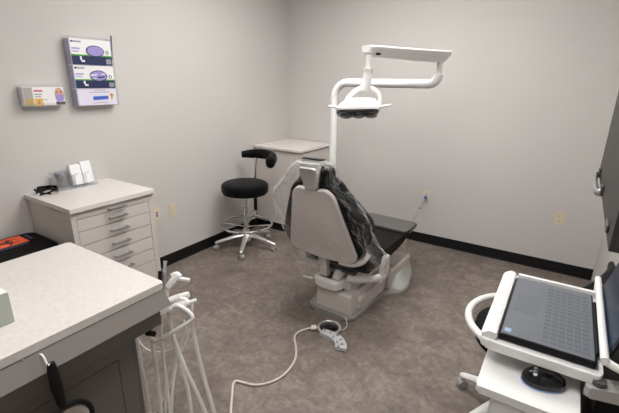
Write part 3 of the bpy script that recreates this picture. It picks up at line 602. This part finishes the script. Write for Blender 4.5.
tag(wr, 'thin pale cable between the foot control and the dental chair base', 'cable')

# ------------------------------------------------------------------ worktop unit at lower left
ct = thing('delivery_cabinet', 'low cabinet with pale speckled worktop and sloping taupe front, lower left', 'cabinet', (0, 0, 0))
CZ = .88
ob('worktop', MB().prism(roundpoly([(.965, -4.6), (1.652, -4.6), (1.652, -3.085), (.965, -3.085)], .012), .028, Matrix.Translation((0, 0, CZ-.028)), .005), 'stone', ct)
ob('fascia', MB().prism([(1.55, CZ-.029), (1.648, CZ-.029), (1.694, .798), (1.682, .790), (1.55, .785)], 1.50, frame((0, -3.09, 0), (1, 0, 0), (0, 0, 1), (0, -1, 0)), .002), 'fascia', ct)
ob('apron', MB().box(1.02, 1.658, -4.59, -3.118, .715, .784, .002), 'fascia', ct)
bd = MB(); bd.box(1.0, 1.600, -4.58, -3.20, .06, .714); bd.box(1.03, 1.55, -4.56, -3.24, 0, .06); ob('body', bd, 'fascia', ct)
d = ob('door', MB().box(1.600, 1.618, -3.66, -3.225, .09, .690, .003), 'fascia', ct)
gv = MB()
for a in ((-3.60, -3.285, .640, .643), (-3.60, -3.285, .13, .133)): gv.box(1.6182, 1.6186, a[0], a[1], a[2], a[3])
for y in (-3.60, -3.288): gv.box(1.6182, 1.6186, y, y+.003, .13, .643)
ob('door_groove', gv, 'slot', d)
sc_ = MB()
for y, z in ((-3.57, .845), (-3.52, .80), (-3.64, .80), (-3.42, .735), (-3.36, .735), (-3.50, .735)): sc_.lathe([(0, .0), (.004, 0), (.003, .0025), (0, .003)], (0, 0, 0), 10, frame((1.655+(.0 if z < .77 else (CZ-.03-z)*.37-.004), y, z), (0, 1, 0), (0, 0, 1), (1, 0, 0)))
ob('screw', sc_, 'steel', ct)
ob('mirror_hook', MB().tube([(1.664, -3.530, .846), (1.678, -3.530, .850), (1.690, -3.530, .842), (1.698, -3.530, .828), (1.705, -3.530, .824), (1.712, -3.530, .832)], .003, 8, 3), 'white', ct)
# hand mirror hanging from the hook
hm = thing('hand_mirror', 'black hand mirror hanging by its handle from a hook on worktop front', 'hand mirror', (1.7085, -3.524, .004))
ob('handle', MB().tube([(0, 0, .828), (0, .0, .80), (0, .002, .745), (0, .005, .69), (0, .008, .66)], [.010, .0145, .0165, .014, .011], 14, 5, flat=(1, .6), up=(1, 0, 0)), 'blk', hm)
cz = .585
ob('rim', MB().tube([(0, (.012+.072*math.cos(2*PI*k/40)), cz+.076*math.sin(2*PI*k/40)) for k in range(40)], .008, 10, 1, True, False), 'blk', hm)
ob('glass', MB().lathe([(0, 0), (.062, 0), (.062, .004), (0, .004)], seg=36, mx=frame((-.002, .012, cz), (0, 1, 0), (0, 0, 1), (1, 0, 0))), 'mirror', hm)
# small container on the worktop, cut by the frame
bx = thing('tissue_box', 'pale grey-green box on the speckled worktop at the left edge', 'box', (1.38, -3.60, CZ+.0005), .0)
ob('carton', MB().box(-.06, .105, -.12, .085, 0, .105, .004), 'mint', bx); ob('box_top', MB().box(-.058, .103, -.118, .083, .1052, .107), 'card', bx)

# instrument holder, towel bar
ih = thing('instrument_holder', 'white instrument holder arm and bent rail at worktop corner', 'instrument holder', (1.60, -3.05, .70))
O_ = V(1.60, -3.05, .70); q = lambda *p: Vector(p)-O_
b = MB(); b.tube([q(1.588, -3.14, .66), q(1.585, -3.11, .635)], .012, 12, smooth=False); ob('rubber_bush', b, 'blk', ih)
def at(px, py, d): return CAM+d*(_f+_r*((px-309.5)/FPX)-_u*((py-206.5)/FPX))
D = 1.66
ob('bent_rail', MB().tube([at(150, 334, 1.61)-O_, at(151, 338, 1.61)-O_, at(156, 341, 1.61)-O_, at(163, 338, 1.61)-O_, at(176, 330, 1.61)-O_, at(188, 322.5, 1.61)-O_, at(192, 319, 1.61)-O_, at(191.5, 315, 1.61)-O_, at(186, 310, 1.61)-O_, at(178, 306, 1.61)-O_, at(168, 309, 1.64)-O_], .0085, 12, 5), 'white', ih)
ob('mount', MB().box(-.06, .02, -.09, .0, .02, .05, .006), 'whitep', ih)
ob('holder_bar', MB().tube([q(1.585, -3.07, .745), q(1.60, -3.0, .75), q(1.635, -2.96, .76)], [.015, .014, .012], 12, 4), 'whitep', ih)
def inst(name, label, cat, grp, parts, hose, hr, hm_):
    o = thing(name, label, cat, at(*hose[0]), 0, grp); base = Vector(o.location)
    for nm, pts, r, m in parts: ob(nm, MB().tube([at(*p)-base for p in pts], r, 12, 3), m, o)
    ob('hose', MB().tube([at(*p)-base for p in hose], hr, 10, 6), hm_, o)
    return o
inst('air_water_syringe', 'upright chrome syringe at the worktop corner, tallest of the instruments', 'syringe', 'instruments on the holder',
     [('barrel', [(163.5, 296, D), (164, 284, D), (164.8, 272, D)], [.010, .011, .010], 'steel'), ('nozzle', [(164.8, 272, D), (165, 266, D), (165.3, 261, D)], [.010, .007, .009], 'chrome'), ('holster', [(160.5, 283, D+.03), (160.8, 271, D+.03)], .011, 'blk')],
     [(163.5, 296, D), (162, 312, D), (161, 335, D), (165, 370, D), (172, 425, D), (178, 470, D)], .0075, 'tube')
inst('suction_valve', 'white suction valve with lever pointing right, uppermost at the worktop corner', 'suction valve', 'instruments on the holder',
     [('valve_body', [(168, 287, D-.02), (173, 281, D-.02), (178, 275, D-.02)], [.013, .017, .014], 'white'), ('lever', [(174, 277, D-.02), (182, 279, D-.02), (190, 280, D-.02)], [.009, .0085, .0075], 'white'), ('tip', [(172, 276, D-.02), (177, 274, D-.02), (180, 277, D-.02)], .011, 'white')],
     [(168, 287, D-.02), (167, 300, D-.02), (172, 330, D), (184, 365, D), (198, 395, D), (213, 430, D), (224, 455, D)], .0085, 'tube')
inst('suction_valve', 'white double suction valve lying in the holder below the chrome syringe', 'suction valve', 'instruments on the holder',
     [('valve_body', [(169, 310, D-.03), (178, 306, D-.03), (189, 302, D-.03)], [.015, .018, .014], 'white'), ('lever', [(176, 303, D-.03), (182, 299, D-.03), (187, 300, D-.03)], [.010, .009, .008], 'white'), ('tip', [(186, 303, D-.03), (191, 302, D-.03), (196, 300, D-.03)], [.011, .009, .008], 'white'), ('valve_body', [(175, 300, D-.03), (181, 297, D-.03)], .012, 'white')],
     [(186, 306, D-.03), (190, 315, D-.03), (193, 330, D-.02), (202, 370, D), (214, 412, D), (222, 445, D)], .0085, 'tube')
inst('saliva_ejector', 'slim grey handpiece upright in the holder behind the white valves', 'handpiece', 'instruments on the holder',
     [('shaft', [(192.5, 303, D+.02), (192.3, 294, D+.02), (192, 289, D+.02)], [.005, .004, .003], 'steel')],
     [(192.5, 303, D+.02), (191, 318, D+.02), (186, 340, D+.02), (176, 365, D+.02), (172, 400, D+.02), (172, 440, D+.02)], .006, 'tubew')
E2 = 1.70
for i, (pts, r, m_, lab) in enumerate((
    ([(126, 340, E2), (130, 362, E2), (136, 400, E2), (142, 440, E2)], .0095, 'tube', 'milky hose hanging nearest the cabinet door, leftmost of the bundle'),
    ([(136, 338, E2), (140, 362, E2), (147, 398, E2), (152, 440, E2)], .0105, 'tube', 'thick milky hose hanging second from the left in the bundle'),
    ([(152, 340, E2-.02), (155, 362, E2-.02), (160, 400, E2-.02), (165, 440, E2-.02)], .0095, 'tube', 'milky hose hanging under the bent end of white rail'),
    ([(161, 330, E2+.05), (164, 360, E2+.05), (165, 400, E2+.05), (166, 440, E2+.05)], .006, 'tubew', 'thin white hose hanging straight behind the white rail'),
    ([(169, 318, E2), (176, 350, E2), (188, 390, E2), (195, 440, E2)], .008, 'tube', 'milky hose hanging from the middle of the holder'),
    ([(138, 340, E2+.03), (146, 349, E2+.03), (158, 352, E2+.03), (170, 350, E2+.03), (181, 342, E2+.03), (186, 330, E2+.03), (184, 320, E2+.03)], .004, 'tubew', 'thin white tube looping in a shallow curve below the holder'),
    ([(133, 377, E2+.02), (143, 372, E2+.02), (152, 362, E2+.02), (154, 345, E2+.02)], .005, 'tubew', 'short white tube bent up towards the rail'),
    ([(175, 340, E2+.04), (176, 362, E2+.04), (168, 390, E2+.04), (155, 413, E2+.04), (140, 435, E2+.04)], .005, 'tubew', 'thin white tube sweeping down to the left across the other hoses'),
    )):
    tag(ob('hose', MB().tube([at(*p) for p in pts], r, 10, 6), m_), lab, 'hose', 'hoses below the holder')

# ------------------------------------------------------------------ laptop cart on the right
cx, cy = 2.885, -2.70
ca_ = thing('laptop_cart', 'white rolling cart with sloped tray carrying the laptop, right foreground', 'cart', (cx, cy, 0))
q = lambda x, y, z: (x-cx, y-cy, z)
def bxq(b, x0, x1, y0, y1, z0, z1, bev=0): return b.box(x0-cx, x1-cx, y0-cy, y1-cy, z0, z1, bev)
TZ = .975
tr_ = MB(); tr_.prism(roundpoly([(2.745-cx, -2.915-cy), (2.79-cx, -2.920-cy), (3.015-cx, -2.920-cy), (3.015-cx, -2.47-cy), (2.775-cx, -2.47-cy), (2.745-cx, -2.50-cy)], .018), .025, Matrix.Translation((0, 0, TZ-.025)), .006); ob('tray', tr_, 'white', ca_)
rl = MB(); rl.prism(roundpoly([(2.744-cx, TZ), (2.784-cx, TZ), (2.784-cx, TZ+.018), (2.765-cx, TZ+.022), (2.744-cx, TZ+.008)], .005), .42, frame((0, -2.487-cy, 0), (1, 0, 0), (0, 0, 1), (0, -1, 0)), .006); ob('wrist_rail', rl, 'white', ca_)
ob('far_rail', bxq(MB(), 2.79, 3.01, -2.505, -2.489, TZ, TZ+.022, .004), 'white', ca_)
ob('screen_hoop', MB().tube([q(3.015, -2.478, TZ-.01), q(3.010, -2.478, 1.02), q(3.008, -2.50, 1.03), q(3.006, -2.895, 1.03), q(3.012, -2.925, 1.022), q(3.06, -2.935, 1.015), q(3.13, -2.935, 1.015)], .009, 10, 3, flat=(1, 1)), 'white', ca_)
sh_ = MB(); sh_.prism(roundpoly([(2.764-cx, -3.018-cy), (2.982-cx, -3.018-cy), (2.982-cx, -2.76-cy), (2.764-cx, -2.76-cy)], .010), .022, Matrix.Translation((0, 0, .884)), .007); ob('mouse_shelf', sh_, 'white', ca_)
ob('shelf_skirt', bxq(MB(), 2.80, 2.978, -3.012, -2.90, .80, .884, .006), 'white', ca_)
ob('column', MB().box(-.045, .045, -.035, .035, .12, .88, .012), 'white', ca_)
ob('tray_block', bxq(MB(), 2.80, 3.0, -2.82, -2.52, .905, .950, .006), 'white', ca_)
br = MB(); br.prism(roundpoly([(2.985, -2.985), (3.03, -2.975), (3.12, -2.955), (3.20, -2.95), (3.20, -2.91), (3.10, -2.905), (3.02, -2.93), (2.985, -2.95)], .012), .03, Matrix.Translation((-cx, -cy+.045, .922)), .006); ob('side_bracket', br, 'clamp', ca_)
ob('bracket_knob', MB().lathe([(0, 0), (.014, 0), (.014, .012), (0, .013)], q(3.01, -2.917, .952), 14), 'dgrey', ca_)
ob('power_box', bxq(MB(), 3.02, 3.18, -2.86, -2.56, .70, .90, .015), 'blk', ca_)
ob('side_panel', bxq(MB(), 2.985, 3.005, -2.95, -2.60, .55, .80, .006), 'clamp', ca_)
ob('cable_loop', MB().tube([q(3.06, -2.92, .86), q(3.05, -2.96, .80), q(3.09, -2.985, .74), q(3.14, -2.96, .72), q(3.16, -2.92, .78)], .007, 8, 5), 'wire', ca_)
for k in range(4):
    a = math.radians(35+90*k) if k != 1 else math.radians(125); c_, s_ = math.cos(a), math.sin(a); R0 = .27
    ob('leg', MB().tube([(.03*c_, .03*s_, .115), (R0*.5*c_, R0*.5*s_, .11), (R0*c_, R0*s_, .082)], [.026, .022, .016], 12, 3, flat=(1, .7)), 'white', ca_); castor(ca_, R0*c_, R0*s_, a+.8, 'blk')
ob('hub', MB().lathe([(0, .085), (.05, .085), (.05, .125), (0, .13)]), 'white', ca_)
# laptop
lp = thing('laptop', 'open dark laptop under a grey keyboard film on the white cart tray', 'laptop', (2.895, -2.705, TZ+.0006))
ob('base', MB().box(-.108, .105, -.195, .180, .001, .020, .004), 'blk', lp)
dk = ob('keyboard_film', MB().box(-.104, .100, -.190, .176, .0203, .0212, .0003), 'keyfilm', lp)
ky = MB()
for i in range(6):
    for j in range(15): ky.box(-.012+i*.0175, .003+i*.0175, -.172+j*.0222, -.152+j*.0222, .0213, .0222)
ob('keys', ky, 'key', dk); ob('touchpad', MB().box(-.092, -.030, -.05, .055, .0213, .0217), 'key', dk)
ob('sticker', MB().box(-.098, -.083, -.178, -.160, .0213, .0216), 'glow', dk).data.materials[0] = mat('sticker_blue', (.30, .42, .60), .4)
scm = frame((.113, 0, .022), (0, 1, 0), (.24, 0, .97), (-.97, 0, .24))
ob('screen_lid', MB().box(-.195, .180, .0, .245, -.008, -.001, .003, scm), 'blk', lp)
ob('screen', MB().box(-.183, .168, .014, .235, -.0008, .0, 0, scm), 'screen', lp)
ob('hinge', MB().tube([(.108, -.15, .016), (.108, .13, .016)], .006, 10, smooth=False), 'blk', lp)
# mouse
ms = thing('computer_mouse', 'glossy black computer mouse with blue glow on the white shelf', 'mouse', (2.903, -2.924, .9065), .28)
ms.scale = (.95, 1.02, 1.12)
def ms_ring(k, z): return [(x*k, y*k*(1-.10*x/.052), z) for x, y in [(.052*math.cos(2*PI*i/32), .031*math.sin(2*PI*i/32)) for i in range(32)]]
ob('shell', MB().loft([ms_ring(.92, .0015), ms_ring(1, .006), ms_ring(.99, .014), ms_ring(.90, .024), ms_ring(.70, .032), ms_ring(.40, .036), ms_ring(.1, .0372)]), 'gloss', ms)
ob('scroll_wheel', MB().tube([(-.022, -.003, .033), (-.022, .003, .033)], .006, 14, smooth=False), 'steel', ms)
ob('painted_glow', MB().loft([ms_ring(.98, .0005), ms_ring(1.02, .002), ms_ring(.98, .003)]), 'glow', ms)  # blue LED glow put into a plain pale blue colour, no emission
lg = MB(); lg.box(-.036, -.030, -.006, .0, .0285, .0292, 0); ob('badge', lg, 'steel', ms)

# ------------------------------------------------------------------ grey wall cabinet on the right
wc = thing('wall_cabinet', 'dark grey wall cabinet with steel pull handle at the right edge', 'cabinet', (2.952, -2.37, 1.352), -math.radians(1.0))
ob('carcass', MB().box(.022, .27, -.75, 0, .0, .95), 'panel', wc)
d = ob('door', MB().box(.0, .019, -.75, 0, -.004, .95, .002), 'panel', wc)
ob('handle', MB().tube([(.0, -.10, .010), (-.008, -.104, .010), (-.013, -.13, .008), (-.014, -.22, .006), (-.013, -.32, .006), (-.008, -.345, .008), (.0, -.35, .010)], .006, 10, 4, flat=(1, 1.5)), 'steel', d)
for y in (-.10, -.35): ob('handle_foot', MB().box(-.007, .0, y-.014, y+.014, .002, .030, .003), 'dgrey', d)
ob('hinge', MB().box(-.004, .0, -.68, -.63, .006, .022, .002), 'dgrey', wc)
ob('under_box', MB().box(.03, .24, -.72, -.10, -.035, -.002, .004), 'blk', wc)  # plain black box on the cabinet's underside

# ------------------------------------------------------------------ world, view
w = bpy.data.worlds.new('world'); SC.world = w; w.use_nodes = True
w.node_tree.nodes['Background'].inputs['Color'].default_value = (.9, .93, 1, 1); w.node_tree.nodes['Background'].inputs['Strength'].default_value = .3
SC.view_settings.view_transform = 'Standard'; SC.view_settings.look = 'None'; SC.view_settings.gamma = 1; SC.view_settings.exposure = 0.0
SC.view_settings.use_curve_mapping = False
